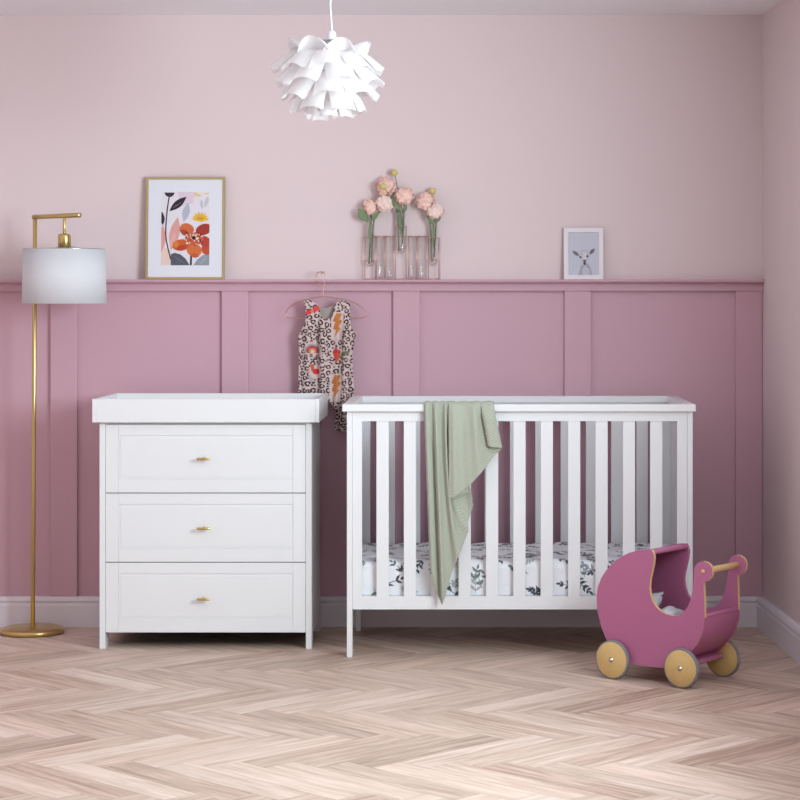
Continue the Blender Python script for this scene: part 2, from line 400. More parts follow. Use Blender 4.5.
for k in range(260):
    cx = rs.uniform(MX0, MX1); cy = rs.uniform(0, .8); ang = rs.uniform(0, 2*PI); col = greens[rs.randint(5)]
    ln = rs.uniform(.018, .034); L = rs.uniform(.04, .08); npair = rs.randint(2, 5)
    leaf(C, UU, SS, cx, cy, ang, L, .0017, col)
    for q in range(npair):
        f_ = (q+.6)/npair*L
        for sgn in (-1, 1):
            leaf(C, UU, SS, cx+f_*math.cos(ang), cy+f_*math.sin(ang), ang+sgn*rs.uniform(.5, 1.0), ln*(1-.15*q), .0047, col)
    leaf(C, UU, SS, cx+L*math.cos(ang), cy+L*math.sin(ang), ang, ln*.8, .0045, col)
M_SHEET = mat_attr('leafy_cotton_sheet', .9, bump=.2, bscale=60)
mt = grid_obj('mattress', V.reshape(-1, 3), nu, nv, M_SHEET, C.reshape(-1, 3))
bm = bmesh.new(); bm.from_mesh(mt.data)   # close the ends and the underside
ed = [e for e in bm.edges if e.is_boundary]; bmesh.ops.contextual_create(bm, geom=ed); bm.to_mesh(mt.data); bm.free()
tag(mt, 'thick crib mattress in a white sheet printed with grey-green leaf sprigs', 'mattress')

# ------------------------------------------------------------------ blanket over the front rail
KX = lambda px, D=7.565: (px-PX)*D/FPX
KZ = lambda py, D=7.565: CAMZ+(PY-py)*D/FPX
kn = bpy.data.materials.new('sage_knit'); kn.use_nodes = True; nt = kn.node_tree; pb = nt.nodes['Principled BSDF']
N = nt.nodes.new; Lk = nt.links.new
pb.inputs['Roughness'].default_value = .95; pb.inputs['Sheen Weight'].default_value = .15; pb.inputs['Specular IOR Level'].default_value = .1
uv = N('ShaderNodeUVMap'); uv.uv_map = 'UVMap'
mp = N('ShaderNodeMapping'); mp.inputs['Rotation'].default_value = (0, 0, PI/4); Lk(uv.outputs[0], mp.inputs[0])
vo = N('ShaderNodeTexVoronoi'); vo.inputs['Scale'].default_value = 130; vo.inputs['Randomness'].default_value = .12; Lk(mp.outputs[0], vo.inputs['Vector'])
cr = N('ShaderNodeValToRGB'); Lk(vo.outputs['Distance'], cr.inputs[0])
cr.color_ramp.elements[0].position = .15; cr.color_ramp.elements[0].color = (*lin(190, 193, 176), 1)
cr.color_ramp.elements[1].position = .75; cr.color_ramp.elements[1].color = (*lin(158, 162, 146), 1)  # light stitches, darker hollows: highlight and shade painted into the knit colour
Lk(cr.outputs[0], pb.inputs['Base Color'])
bp = N('ShaderNodeBump'); bp.inputs['Strength'].default_value = .6; bp.inputs['Distance'].default_value = .003; bp.invert = True
Lk(vo.outputs['Distance'], bp.inputs['Height']); Lk(bp.outputs[0], pb.inputs['Normal'])
# columns: (u, top px x, hem px x, hem px y, hem depth in front of the rail, mid depth)
cols_ = [(0.00, 424.5, 430, 566, .004, 1.1), (.05, 427, 434, 583, .012, 1.1), (.09, 430.5, 437, 594, .014, 1.1), (.115, 432, 439.5, 600, .003, 1.1), (.14, 432.5, 441, 603, .004, 1.1), (.17, 435, 442.5, 604, .018, 1.1),
         (.22, 439, 446, 592, .022, 1.3), (.28, 443, 452, 572, .022, 1.8), (.34, 446, 459, 554, .020, 2.6), (.39, 448, 464.5, 541, .017, 4.2), (.42, 449, 468.5, 531, .016, 6.0), (.435, 450, 467, 524, .004, 2.0),
         (.46, 451.5, 470, 516, .002, 1.2), (.49, 453, 473.5, 505, .003, 1.1), (.52, 453.5, 470.5, 492, .004, 1.1), (.545, 452.5, 463, 495, .012, 1.1), (.57, 450, 454, 499, .020, 1.1), (.585, 448.8, 449.5, 500, .030, 1.1), (.60, 449.2, 449, 499, .036, 1.1),
         (.635, 453, 454, 497, .036, 1.1), (.66, 455, 458, 494, .026, 1.1), (.70, 460, 463, 491, .032, 1.1), (.77, 468, 472, 483, .030, 1.1), (.82, 474, 480, 474, .024, 1.2), (.86, 478, 487, 465, .016, 1.3), (.89, 484, 494, 456, .008, 1.2), (.91, 490, 501, 450, .008, 1.1),
         (.925, 493.5, 502, 448.5, .014, 1.1), (.95, 491, 498, 447.5, .024, 1.1), (.98, 485, 491, 447, .026, 1.1), (1.0, 481, 488, 446, .022, 1.1)]
ca = np.array(cols_); nu = 190; us = np.linspace(0, 1, nu); itp = lambda k: np.interp(us, ca[:, 0], ca[:, k])
tx, hx, hy, hd_, pw = itp(1), itp(2), itp(3), itp(4), itp(5)
YFc = CF-.018                                   # front of rail cap
Vl = []; UVl = []
nb, nt_, nf = 24, 10, 90
for j in range(nb+nt_+nf):
    row = []
    for i in range(nu):
        u = us[i]; fold = .0045*math.sin(u*41)+.003*math.sin(u*77+1)
        crease = -.010*math.exp(-((u-.125)/.018)**2)+.009*math.sin(u*44)*(u < .42)+.006*math.sin((u-.6)*34)*(.6 < u < .9)-.004*math.exp(-((u-.3)/.02)**2)
        xt = KX(tx[i])
        if j < nb:                               # hangs inside the crib
            t = 1-j/nb; y = CF+.034+.004+abs(fold)*t+.012*t*(1-t); z = .915-(.13+.05*math.sin(u*3))*t; x = xt
        elif j < nb+nt_:                         # over the top of the rail
            t = (j-nb)/nt_; th = t*PI
            y = (CF+.006)+.0315*math.cos(th); z = .9175+.0045*math.sin(th)+.004*math.sin(th)*abs(math.sin(u*28)); x = xt
        else:
            t = (j-nb-nt_)/(nf-1); zt = .915; zb = KZ(hy[i], 7.55)
            z = zt+(zb-zt)*t
            dep = .006+hd_[i]*min(1, t*3)**.8 + (fold*.9)*min(1, t*4)+crease*(1-.3*t)*1.0
            dep = max(dep, .0035+.2*hd_[i]*min(1, t*5))
            y = YFc-dep
            s_ = t**pw[i]; px = tx[i]+(hx[i]-tx[i])*s_
            x = KX(px, y-CAMY)
        row.append((x, y, z))
    Vl.append(row)
V = np.array(Vl); nvb = V.shape[0]
bl = grid_obj('blanket', V.reshape(-1, 3), nu, nvb, kn, solid=.0035)
uvl = bl.data.uv_layers.new(name='UVMap')
vv = np.concatenate([np.linspace(-.18, 0, nb), np.linspace(0, .06, nt_), .06+np.linspace(0, .7, nf)])
cu = np.tile(us*.55, (nvb, 1)).ravel(); cv = np.repeat(vv, nu)
# lengths down each column follow the real hang
hang = np.array([max(.05, .915-KZ(h)) for h in hy])
cv2 = np.array([[vv[j] if j < nb+nt_ else .06+hang[i]*(j-nb-nt_)/(nf-1) for i in range(nu)] for j in range(nvb)]).ravel()
for lp in bl.data.loops: uvl.data[lp.index].uv = (cu[lp.vertex_index], cv2[lp.vertex_index])
tag(bl, 'sage green waffle-knit baby blanket draped over the front rail of the crib', 'blanket')

# ------------------------------------------------------------------ floor lamp
lx, ly = -1.689, -.165
la = thing('floor_lamp', (lx-.010, ly, 0), 'gold floor lamp with round base, angled arm and white drum shade', 'floor lamp')
bm = lathe(bmesh.new(), [(0, 0), (.112, 0), (.121, .003), (.125, .010), (.124, .016), (.118, .0215), (.1, .0245), (.03, .0265), (.012, .0285), (0, .0285)], (lx-.010, ly-.008, 0), 72)
obj('base', bm, M_GOLD, la)
bm = bmesh.new(); cyl(bm, (lx-.009, ly, .024), (lx, ly, 1.606), .0085, 24); obj('pole', bm, M_GOLD, la)
d = Vector((.138, -.125, 0)); e0 = Vector((lx, ly, 1.6146)); dn = d.normalized()
bm = bmesh.new(); cyl(bm, e0-dn*.0105, e0+d*1.52, .0092, 24); obj('arm', bm, M_GOLD, la)
sx, sy = lx+d.x, ly+d.y
bm = bmesh.new(); cyl(bm, (sx, sy, 1.540), (sx, sy, 1.61), .0062, 16); obj('drop_rod', bm, M_GOLD, la)
bm = lathe(bmesh.new(), [(0, 1.490), (.021, 1.490), (.0245, 1.494), (.0245, 1.538), (.022, 1.545), (0, 1.546)], (sx, sy, 0), 32); obj('socket', bm, M_GOLD, la)
bm = lathe(bmesh.new(), [(.1595, 1.279), (.1555, 1.487), (.1535, 1.487), (.1575, 1.279)], (sx, sy, 0), 96, closed=True)
sh = obj('lamp_shade', bm, M_SHADE, la); tag(sh, 'white fabric drum lamp shade')
bm = bmesh.new()
for k in range(3):
    a = k*2*PI/3+.4; tube(bm, [(sx+.02*math.cos(a), sy+.02*math.sin(a), 1.497), (sx+.09*math.cos(a), sy+.09*math.sin(a), 1.487), (sx+.153*math.cos(a), sy+.153*math.sin(a), 1.482)], .0016, 6)
tube(bm, [(sx+.1545*math.cos(t), sy+.1545*math.sin(t), 1.4865) for t in np.linspace(0, 2*PI, 64)[:-1]], .002, 6, closed=True)
obj('shade_ring', bm, M_CHROME, sh)
bm = lathe(bmesh.new(), [(0, 1.38), (.02, 1.385), (.03, 1.405), (.03, 1.42), (.02, 1.445), (.013, 1.46), (.013, 1.491), (0, 1.491)], (sx, sy, 0), 32); obj('bulb', bm, M_BULB, la)

# ------------------------------------------------------------------ pendant light
PD = 6.9; ps = FPX/PD; pc = Vector(((329-470)/ps, PD+CAMY, CAMZ+(298-80)/ps))
pl = thing('pendant_light', (pc.x, pc.y, pc.z), 'white artichoke pendant light of curling plastic petals hanging from a white cord', 'pendant light')
bm = bmesh.new(); tube(bm, smoothpts([(pc.x+.006, pc.y, CZ-.02), (pc.x+.005, pc.y, CZ-.15), (pc.x+.004, pc.y, pc.z+.25), (pc.x+.010, pc.y, pc.z+.16)], 6), .0028, 8); obj('cord', bm, M_CABLE, pl)
bm = lathe(bmesh.new(), [(.006, .162), (.012, .158), (.017, .135), (.017, .128), (0, .128)], (pc.x+.009, pc.y, pc.z), 24); obj('lamp_holder', bm, M_CABLE, pl)
bm = lathe(bmesh.new(), [(0, .1275), (.030, .1275), (.030, .131), (0, .131)], (pc.x+.005, pc.y, pc.z), 32); obj('holder_ring', bm, M_CHROME, pl)
bm = lathe(bmesh.new(), [(0, CZ-.03), (.03, CZ-.028), (.045, CZ-.012), (.047, CZ), (0, CZ)], (pc.x+.006, pc.y, 0), 32); obj('ceiling_rose', bm, M_CABLE, pl)
bm = lathe(bmesh.new(), [(0, -.11), (.03, -.105), (.055, -.06), (.07, 0), (.06, .05), (.035, .1), (.012, .125), (0, .125)], pc, 32); obj('core', bm, M_PETAL, pl)
rows = [  # path of (r, z), width at root, width at tip, count, azimuth offset, arch, end notch
    ([(.035, .02), (.055, .062), (.080, .092), (.105, .113), (.128, .124), (.146, .127)], .07, .135, 8, .5, .35),
    ([(.035, .085), (.075, .095), (.12, .086), (.155, .062), (.184, .038)], .08, .115, 8, 0, .6),
    ([(.04, .065), (.08, .070), (.12, .050), (.15, .020), (.180, -.006)], .08, .115, 8, .5, .6),
    ([(.05, .02), (.08, .022), (.115, .002), (.145, -.026), (.168, -.050)], .08, .110, 8, 0, .6),
    ([(.045, -.03), (.07, -.028), (.10, -.05), (.118, -.078), (.128, -.100)], .07, .100, 7, .5, .45),
    ([(.03, -.07), (.045, -.068), (.062, -.086), (.074, -.104), (.080, -.120)], .05, .064, 7, 0, .35)]
rp = random.Random(3)
for ri, (pt, w0, w1, cnt, off, ar) in enumerate(rows):
    sp_ = smoothpts([(a, 0, b) for a, b in pt], 4); n_ = len(sp_)
    for k in range(cnt):
        az = 2*PI*(k+off)/cnt-PI/2+rp.uniform(-.07, .07); sc = rp.uniform(.94, 1.06); dz = rp.uniform(-.006, .006)
        tw = rp.uniform(-.08, .08)
        bm = bmesh.new(); nt2 = 11; G = []
        for i, p in enumerate(sp_):
            s = i/(n_-1); wd = (w0+(w1-w0)*s)*.5
            row = []
            for j in range(nt2):
                t = -1+2*j/(nt2-1)
                th = t*1.05
                tt = math.sin(th)/math.sin(1.05)*.92                     # arched like a bent strip
                drop = wd*ar*(1-math.cos(th))*1.4
                rnd = (t*t*s*s)*(.055 if ri == 0 else 0)
                r = p.x*sc-drop*.9-rnd*.6 + (.010*t*t*(s > .99))
                z = p.z+dz-rnd-drop*.55*(.4+s)+tw*wd*t*s
                cc, ss = math.cos(az), math.sin(az)
                row.append(bm.verts.new(pc+Vector((r*cc-wd*tt*ss, r*ss+wd*tt*cc, z))))
            G.append(row)
        for i in range(n_-1):
            for j in range(nt2-1): bm.faces.new((G[i][j], G[i][j+1], G[i+1][j+1], G[i+1][j])).smooth = True
        o = obj('petal', bm, M_PETAL, pl, recalc=False)

# ------------------------------------------------------------------ framed pictures
def poly_face(bm, pts, f, mi):
    vs = [bm.verts.new(f(*p)) for p in pts]; fc = bm.faces.new(vs); fc.material_index = mi; fc.normal_update()
    if fc.normal.y > 0: fc.normal_flip()
    return fc
def ell(cx, cy, rx, ry, ang=0, n=28):
    a = math.radians(ang)
    return [(cx+rx*math.cos(t)*math.cos(a)-ry*math.sin(t)*math.sin(a), cy+rx*math.cos(t)*math.sin(a)+ry*math.sin(t)*math.cos(a)) for t in (2*PI*k/n for k in range(n))]
def leafp(x0, y0, x1, y1, w, n=12):
    dx, dy = x1-x0, y1-y0; L = math.hypot(dx, dy); nx, ny = -dy/L, dx/L; out = []
    for k in range(n+1): t = k/n; out.append((x0+dx*t+nx*w*math.sin(PI*t), y0+dy*t+ny*w*math.sin(PI*t)))
    for k in range(1, n): t = 1-k/n; out.append((x0+dx*t-nx*w*math.sin(PI*t), y0+dy*t-ny*w*math.sin(PI*t)))
    return out
def clip(poly, x0, x1, y0, y1):
    for ax, lim, sg in ((0, x0, 1), (0, x1, -1), (1, y0, 1), (1, y1, -1)):
        out = []; n = len(poly)
        for i in range(n):
            a, b = poly[i], poly[(i+1) % n]; ia, ib = sg*(a[ax]-lim) >= 0, sg*(b[ax]-lim) >= 0
            if ia: out.append(a)
            if ia != ib:
                t = (lim-a[ax])/(b[ax]-a[ax]); out.append((a[0]+t*(b[0]-a[0]), a[1]+t*(b[1]-a[1])))
        poly = out
        if len(poly) < 3: return []
    return poly
def picture(name, label, cat, x, w_, h_, fw, fd, mframe, rect, shapes, src, lean, ybase, mboard, mbg):
    """src: (x0,x1,y0,y1) of the print in the shapes' own units; rect: print rectangle on the picture face."""
    root = thing(name, (x, ybase, LZ+.0005), label, cat, rot=(-lean, 0, 0))
    bm = bmesh.new(); X = w_/2
    sp = [(X, 0, h_, 0+fd), (X, 0, h_, .001), (X-.001, .001, h_-.001, 0), (X-fw+.001, fw-.001, h_-fw+.001, 0), (X-fw, fw, h_-fw, .001), (X-fw, fw, h_-fw, fd)]
    R = [[bm.verts.new(p) for p in ((-a, y, b), (a, y, b), (a, y, c), (-a, y, c))] for a, b, c, y in sp]
    for a, b in zip(R, R[1:]+R[:1]):
        for i in range(4): bm.faces.new((a[i], a[(i+1) % 4], b[(i+1) % 4], b[i]))
    obj('frame', bm, mframe, root, local=True)
    obj('mat_board', B(-X+fw+.0003, X-fw-.0003, .004, .009, fw+.0003, h_-fw-.0003), mboard, root, local=True)
    a0, a1, b0, b1 = rect; s0, s1, t0, t1 = src
    mats = [mbg]; bm = bmesh.new(); lv = .0038
    mp = lambda px, py, y: Vector((a0+(px-s0)/(s1-s0)*(a1-a0), y, b1-(py-t0)/(t1-t0)*(b1-b0)))
    box(bm, a0, a1, lv, .0042, b0, b1)
    for rgb, pts in shapes:
        pts = clip(pts, s0, s1, t0, t1)
        if not pts: continue
        m = mat('print_ink_%d_%d_%d' % rgb, rgb, .75, spec=.2, var=.06, vscale=120)
        if m not in mats: mats.append(m)
        lv -= .00004
        poly_face(bm, pts, lambda px, py: mp(px, py, lv), mats.index(m))
    pr_ = obj('print', bm, mats, root, local=True, recalc=False)
    return root, pr_
art = []
A = lambda rgb, pts: art.append((rgb, pts))
A((226, 206, 222), [(210, 50), (380, 50), (360, 150), (240, 190)])
A((236, 208, 196), [(57, 560), (150, 600), (160, 745), (57, 745)])
A((226, 160, 156), leafp(72, 360, 60, 620, 34)); A((224, 164, 160), leafp(215, 285, 150, 600, 48)); A((232, 176, 168), leafp(190, 430, 140, 590, 22))
A((186, 188, 206), leafp(312, 150, 270, 335, 34)); A((198, 198, 214), leafp(435, 120, 445, 215, 16)); A((204, 200, 206), leafp(500, 90, 470, 200, 18))
A((238, 206, 130), [(365, 58), (405, 55), (395, 75), (420, 70), (440, 85), (415, 95), (370, 82)]); A((236, 222, 214), leafp(350, 120, 400, 110, 14))
A((242, 212, 150), [(450, 60), (505, 55), (500, 72), (470, 74)])
st = smoothpts([(132, 85, 0), (112, 220, 0), (100, 400, 0), (108, 520, 0), (150, 690, 0)], 6)
A((66, 56, 68), [(p.x-6, p.y) for p in st]+[(p.x+6, p.y) for p in reversed(st)])
A((66, 56, 68), [(84, 55), (182, 55), (172, 80), (150, 96), (118, 96), (96, 82)])
A((58, 48, 60), leafp(132, 232, 295, 95, 34)); A((140, 128, 138), leafp(160, 205, 250, 145, 3)); A((58, 48, 60), leafp(62, 235, 72, 365, 22))
sunc = (428, 290)
A((236, 186, 60), [p for k in range(15) for p in [(sunc[0]+84*math.cos(PI+PI*k/14)*(1 if k % 2 == 0 else .7), sunc[1]+14+72*math.sin(PI+PI*k/14)*(1 if k % 2 == 0 else .55))]]+[(490, 318), (440, 334), (380, 320)])
A((218, 158, 52), ell(428, 300, 32, 14))
A((94, 94, 106), [(150, 745), (150, 640), (185, 625), (240, 640), (290, 680), (330, 745)]); A((120, 122, 132), leafp(170, 650, 300, 740, 4))
A((150, 156, 166), [(365, 745), (400, 690), (450, 650), (515, 630), (515, 745)]); A((176, 180, 188), leafp(420, 740, 500, 650, 4))
A((56, 52, 60), [(335, 640), (352, 640), (350, 745), (332, 745)])
A((196, 84, 60), ell(495, 590, 55, 55)); A((170, 64, 54), ell(462, 405, 78, 52, -18)); A((188, 74, 60), ell(475, 520, 62, 48, 40))
A((214, 116, 66), ell(372, 600, 72, 62, 20)); A((200, 98, 60), leafp(330, 640, 420, 660, 22))
A((212, 112, 70), ell(300, 405, 70, 58, 20)); A((178, 76, 52), leafp(230, 410, 330, 460, 26))
A((206, 98, 56), ell(248, 552, 84, 54, -8)); A((186, 74, 50), leafp(200, 590, 310, 560, 22)); A((222, 128, 62), ell(195, 545, 28, 30))
A((206, 96, 66), ell(375, 492, 88, 62))
rr = random.Random(8)
for k in range(46):
    a = rr.uniform(0, 2*PI); r = rr.uniform(12, 96); A((244, 232, 220) if k % 3 else (70, 44, 44), ell(367+r*math.cos(a)*1.05, 484+r*math.sin(a)*.8, rr.uniform(5, 9), rr.uniform(5, 8), 0, 8))
A((64, 40, 42), ell(367, 484, 20, 15))
M_PAPER = mat('art_paper', (232, 226, 234), .8, spec=.2)
pf, pp = picture('picture_frame', 'gold-framed abstract floral print with a large orange flower, leaning on the ledge', 'picture', -1.1234, .3114, .4052, .0092, .018, M_BRASSF,
        (-.0946, .0955, .056, .346), art, (57, 515, 50, 743), math.radians(3.2), -.050, M_MATB, M_PAPER)
deer = []
D_ = lambda rgb, pts: deer.append((rgb, pts))
D_((176, 172, 184), [(385, 655), (395, 610), (410, 560), (470, 540), (500, 570), (515, 620), (520, 655)]); D_((200, 197, 206), [(425, 655), (420, 600), (450, 560), (490, 600), (495, 655)])
D_((150, 144, 154), leafp(320, 415, 395, 470, 19)); D_((112, 104, 114), leafp(330, 422, 385, 462, 9)); D_((150, 144, 154), leafp(548, 392, 492, 455, 20)); D_((108, 98, 110), leafp(538, 402, 498, 447, 10))
D_((196, 192, 202), [(395, 440), (410, 410), (445, 402), (480, 410), (495, 440), (490, 490), (470, 530), (450, 565), (435, 565), (415, 530), (398, 485)])
D_((214, 211, 219), [(425, 430), (465, 430), (462, 500), (445, 530), (428, 500)])
D_((66, 60, 70), ell(403, 480, 13, 8, 15)); D_((66, 60, 70), ell(474, 470, 12, 9, -15)); D_((104, 92, 104), [(432, 505), (458, 505), (455, 545), (445, 562), (436, 545)]); D_((70, 62, 74), ell(445, 545, 13, 11))
M_SFR = mat('white_frame_paint', (236, 228, 232), .5); M_GREYP = mat('pale_grey_print', (202, 202, 214), .7)
picture('picture_frame', 'small white-framed print of a fawn head on grey, standing on the ledge', 'picture', .448, .156, .205, .0175, .016, M_SFR,
        (-.0595, .0595, .018, .187), deer, (285, 585, 235, 655), math.radians(5), -.046, M_MATB, M_GREYP)

# ------------------------------------------------------------------ tube vase rack with flowers
VY = -.032; VS = FPX/(VY-CAMY); vx = lambda p: (p-470)/VS; vz = lambda p: CAMZ+(298-p)/VS
va = thing('test_tube_vase', (vx(401), VY, LZ), 'copper wire rack of seven glass test tube vases on the ledge', 'vase')
z0 = LZ+.002
bm = bmesh.new()
zig = [(363, -.048), (372, -.016), (384, -.05), (396, -.016), (408, -.05), (420, -.016), (432, -.048), (440, -.02)]
tube(bm, [(vx(p), y, z0) for p, y in zig], .0017, 8)
def ring_(bm, c, r, w=.0013): tube(bm, [(c[0]+r*math.cos(t), c[1]+r*math.sin(t), c[2]) for t in np.linspace(0, 2*PI, 32)[:-1]], w, 6, closed=True)
flow = [(370, 223, 267), (401, 212, 254), (433.5, 224, 266)]; empt = [380.5, 390, 412.5, 422]
zr = vz(236.5)
for p, a, b in flow:
    ring_(bm, (vx(p), VY, vz(a+14)), .0205); ring_(bm, (vx(p), VY, vz(b-6)), .0205)
    for s in (-1, 1): tube(bm, [(vx(p)+s*.0205, VY, z0), (vx(p)+s*.0205, VY, vz(a+14))], .0013, 6)
for p in empt:
    ring_(bm, (vx(p), VY, zr), .0165, .0018); ring_(bm, (vx(p), VY, z0), .0165, .0015)
    for s in (-1, 1): tube(bm, [(vx(p)+s*.0165, VY, z0), (vx(p)+s*.0165, VY, zr)], .0012, 6)
tube(bm, [(vx(363), VY-.014, z0), (vx(363), VY-.014, zr)], .0012, 6); tube(bm, [(vx(440), VY-.014, z0), (vx(440), VY-.014, zr)], .0012, 6)
tube(bm, [(vx(374), VY, zr), (vx(428), VY, zr)], .0012, 6)
obj('rack', bm, M_COPPER, va)
def tprof(R, h, t=.0011):
    o = [(R*math.sin(a), R-R*math.cos(a)) for a in np.linspace(0, PI/2, 8)]+[(R, h-.003), (R+.0016, h)]
    i = [(R+.0016-t, h), (R-t, h-.003)]+[((R-t)*math.sin(a), R-(R-t)*math.cos(a)) for a in np.linspace(PI/2, 0, 8)]
    return o
for p, a, b in flow: obj('glass_tube', lathe(bmesh.new(), tprof(.0185, vz(a)-vz(b)), (vx(p), VY, vz(b)), 28), M_GLASS, va)
for p in empt: obj('glass_tube', lathe(bmesh.new(), tprof(.015, zr-z0-.001+.003), (vx(p), VY, z0+.001), 28), M_GLASS, va)

def bloom_mesh(R, seed, m, axis):
    """ruffled bloom: overlapping petals hugging a ball, their outer rims lifted"""
    rb = random.Random(seed); bm = bmesh.new(); q = Vector((0, 0, 1)).rotation_difference(Vector(axis).normalized()).to_matrix()
    n_ = 30
    for k in range(n_):
        zc = 1-1.55*(k+.5)/n_; az = k*2.39996+seed; rr_ = math.sqrt(max(0, 1-zc*zc))
        d = Vector((rr_*math.cos(az), rr_*math.sin(az), zc)); out = Vector((math.cos(az), math.sin(az), -.15)); tz = (out-d*out.dot(d)).normalized(); tx_ = d.cross(tz)
        base = R*(.80+.16*(k/n_))*rb.uniform(.92, 1.08); sz = (.34+.34*k/n_)*rb.uniform(.9, 1.15); ph = rb.uniform(0, 6); ns = 7; G = []
        for i in range(ns):
            a = -1+2*i/(ns-1); row = []
            for j in range(ns):
                c = -1+2*j/(ns-1); w_ = 1-.28*abs(c)**3*(1 if a > 0 else 1.6)
                e = (d+tx_*(c*sz*(1-.25*(a < 0)*abs(a)))+tz*(a*sz*w_)).normalized()
                lift = R*(.19*(a > 0)*a*a-.10*(a < 0)*a*a+.07*math.sin(c*5+ph)*max(0, a)-.07*c*c)
                v = e*(base+lift)*(1 if e.z > -.3 else .96)*(1+.10*noise.noise(e*1.7+Vector((seed*3., 0, 0)))); v.z *= .86; row.append(bm.verts.new(q@v))
            G.append(row)
        for i in range(ns-1):
            for j in range(ns-1): bm.faces.new((G[i][j], G[i][j+1], G[i+1][j+1], G[i+1][j])).smooth = True
    lathe(bm, [(0, -.8*R), (.45*R, -.62*R), (.7*R, -.2*R), (.7*R, .2*R), (.45*R, .6*R), (0, .74*R)], (0, 0, 0), 16, axis=axis)
    return bm
def flower(px, py, R, tpx, tpy, seed, m, label, dy=0, leaves=(), axis=None, tb=None):
    c = Vector((vx(px), VY-.012+dy, vz(py))); base = Vector((vx(tpx), VY+(seed % 3-1)*.005, vz(tb))) if tb else Vector((vx(tpx), VY, vz(tpy+25)))
    rim = Vector((vx(tpx)+(.008 if px > tpx else -.008), VY-.002, vz(tpy)))
    t = thing('pink_flower', base, label, 'flower', 'peonies in the glass tubes')
    p_ = smoothpts([base, rim, (rim+c)/2+Vector((0, 0, .003)), c], 6)
    obj('stem', tube(bmesh.new(), p_, .0028, 8), M_STEM, t)
    ax = axis or (.1*(px-tpx)/8, -.85, .5)
    bm = bloom_mesh(.93*R/VS, seed, m, ax); bmesh.ops.translate(bm, verts=bm.verts, vec=c); obj('bloom', bm, m, t, recalc=False)
    for (lx0, ly0, lx1, ly1, w_) in tuple(leaves)+((tpx+(1.2 if seed % 2 else -1.4), tpy-1, tpx+(.6 if seed % 2 else -.8), tpy+(17 if seed % 2 else 25), 1.5),):
        bm = bmesh.new(); ins = abs(lx1-lx0) < 1.5; a = Vector((vx(lx0), VY-(.004 if ins else .008), vz(ly0))); b = Vector((vx(lx1), VY-(.004 if ins else .022), vz(ly1))); dd = (b-a); nn = dd.cross(Vector((0, 1, 0))).normalized(); G = []
        for i in range(9):
            s = i/8; row = []
            for j in range(5):
                u = -1+j/2; row.append(bm.verts.new(a+dd*s+nn*(w_/VS*u*math.sin(PI*min(1, s*.93+.05)))+Vector((0, -.006*math.sin(PI*s)-.003*abs(u), 0))))
            G.append(row)
        for i in range(8):
            for j in range(4): bm.faces.new((G[i][j], G[i][j+1], G[i+1][j+1], G[i+1][j])).smooth = True
        o = obj('leaf', bm, M_LEAF, t, recalc=False); o.modifiers.new('thickness', 'SOLIDIFY').thickness = .0006
    return t
flower(370.5, 207, 8.2, 369, 223, 1, M_BLOOM, 'lowest left pink bloom with a green leaf, above the left tube', -.004, ((368, 222, 358.5, 209, 4.5), (371, 221, 379.5, 212, 2.6)), tb=264)
flower(384.8, 203.5, 9.2, 371.5, 223, 2, M_BLOOM2, 'pale pink round bloom between left and centre tubes, lower of the middle pair', -.014, tb=262)
flower(386, 187, 10.2, 399, 212, 3, M_BLOOM, 'largest pink bloom, high above the centre tube on the left', -.002, ((399, 211, 391, 196, 2.2),), tb=251)
flower(404.8, 196, 9.4, 402, 212, 4, M_BLOOM, 'pink bloom just above the centre tube, to the right', -.008, ((400, 212, 394, 200, 2.4), (403, 213, 407, 205, 2.2)), tb=250)
flower(425, 201.5, 9.2, 432, 224, 5, M_BLOOM, 'peach-pink bloom at the upper left of the right tube', -.006, tb=262)
flower(435.3, 211.5, 8.6, 434, 224, 6, M_BLOOM2, 'pale pink bloom sitting low over the right tube', -.014, ((434, 223, 441, 217, 2.2), (433, 224, 427, 216, 2)), tb=258)
def bud(px, py, tpx, tpy, label, tb, R=3.6, back=.012):
    c = Vector((vx(px), VY-.002+back*0, vz(py))); base = Vector((vx(tpx), VY+.007, vz(tb)))
    t = thing('flower_bud', base, label, 'flower bud', 'buds in the glass tubes')
    rim = Vector((vx(tpx), VY+.008, vz(tpy)))
    obj('stem', tube(bmesh.new(), smoothpts([base, rim, (rim+c)/2+Vector((0, .006, 0)), c], 6), .0014, 8), M_STEM, t)
    r = R/VS; bm = lathe(bmesh.new(), [(0, -r), (.6*r, -.75*r), (.98*r, -.1*r), (.85*r, .5*r), (.4*r, 1.0*r), (0, 1.1*r)], c, 12)
    for v in bm.verts:
        a = math.atan2(v.co.y-c.y, v.co.x-c.x); k = 1+.12*math.sin(4*a); v.co.x = c.x+(v.co.x-c.x)*k; v.co.y = c.y+(v.co.y-c.y)*k
    obj('bud_head', bm, M_BUD, t)
bud(394.5, 173, 402, 212, 'small yellow-green bud, highest of all above the centre tube', 248)
bud(432.5, 191.5, 434, 224, 'small yellow bud above the right tube blooms', 260)
bm0 = None
# fallen-open yellow bud nested on the large bloom
c_ = Vector((vx(383.8), VY-.062, vz(187.5)))
t = thing('flower_bud', (vx(385), VY-.02, vz(206)), 'cream-yellow bud lying in front of the largest pink bloom', 'flower bud', 'buds in the glass tubes')
obj('stem', tube(bmesh.new(), smoothpts([(vx(398.5), VY-.004, vz(240)), (vx(398), VY-.008, vz(212)), (vx(391), VY-.04, vz(197)), c_], 6), .0013, 8), M_STEM, t)
obj('bud_head', lathe(bmesh.new(), [(0, -.012), (.008, -.01), (.0135, -.002), (.012, .006), (.005, .013), (0, .014)], c_, 12), M_BUD, t)

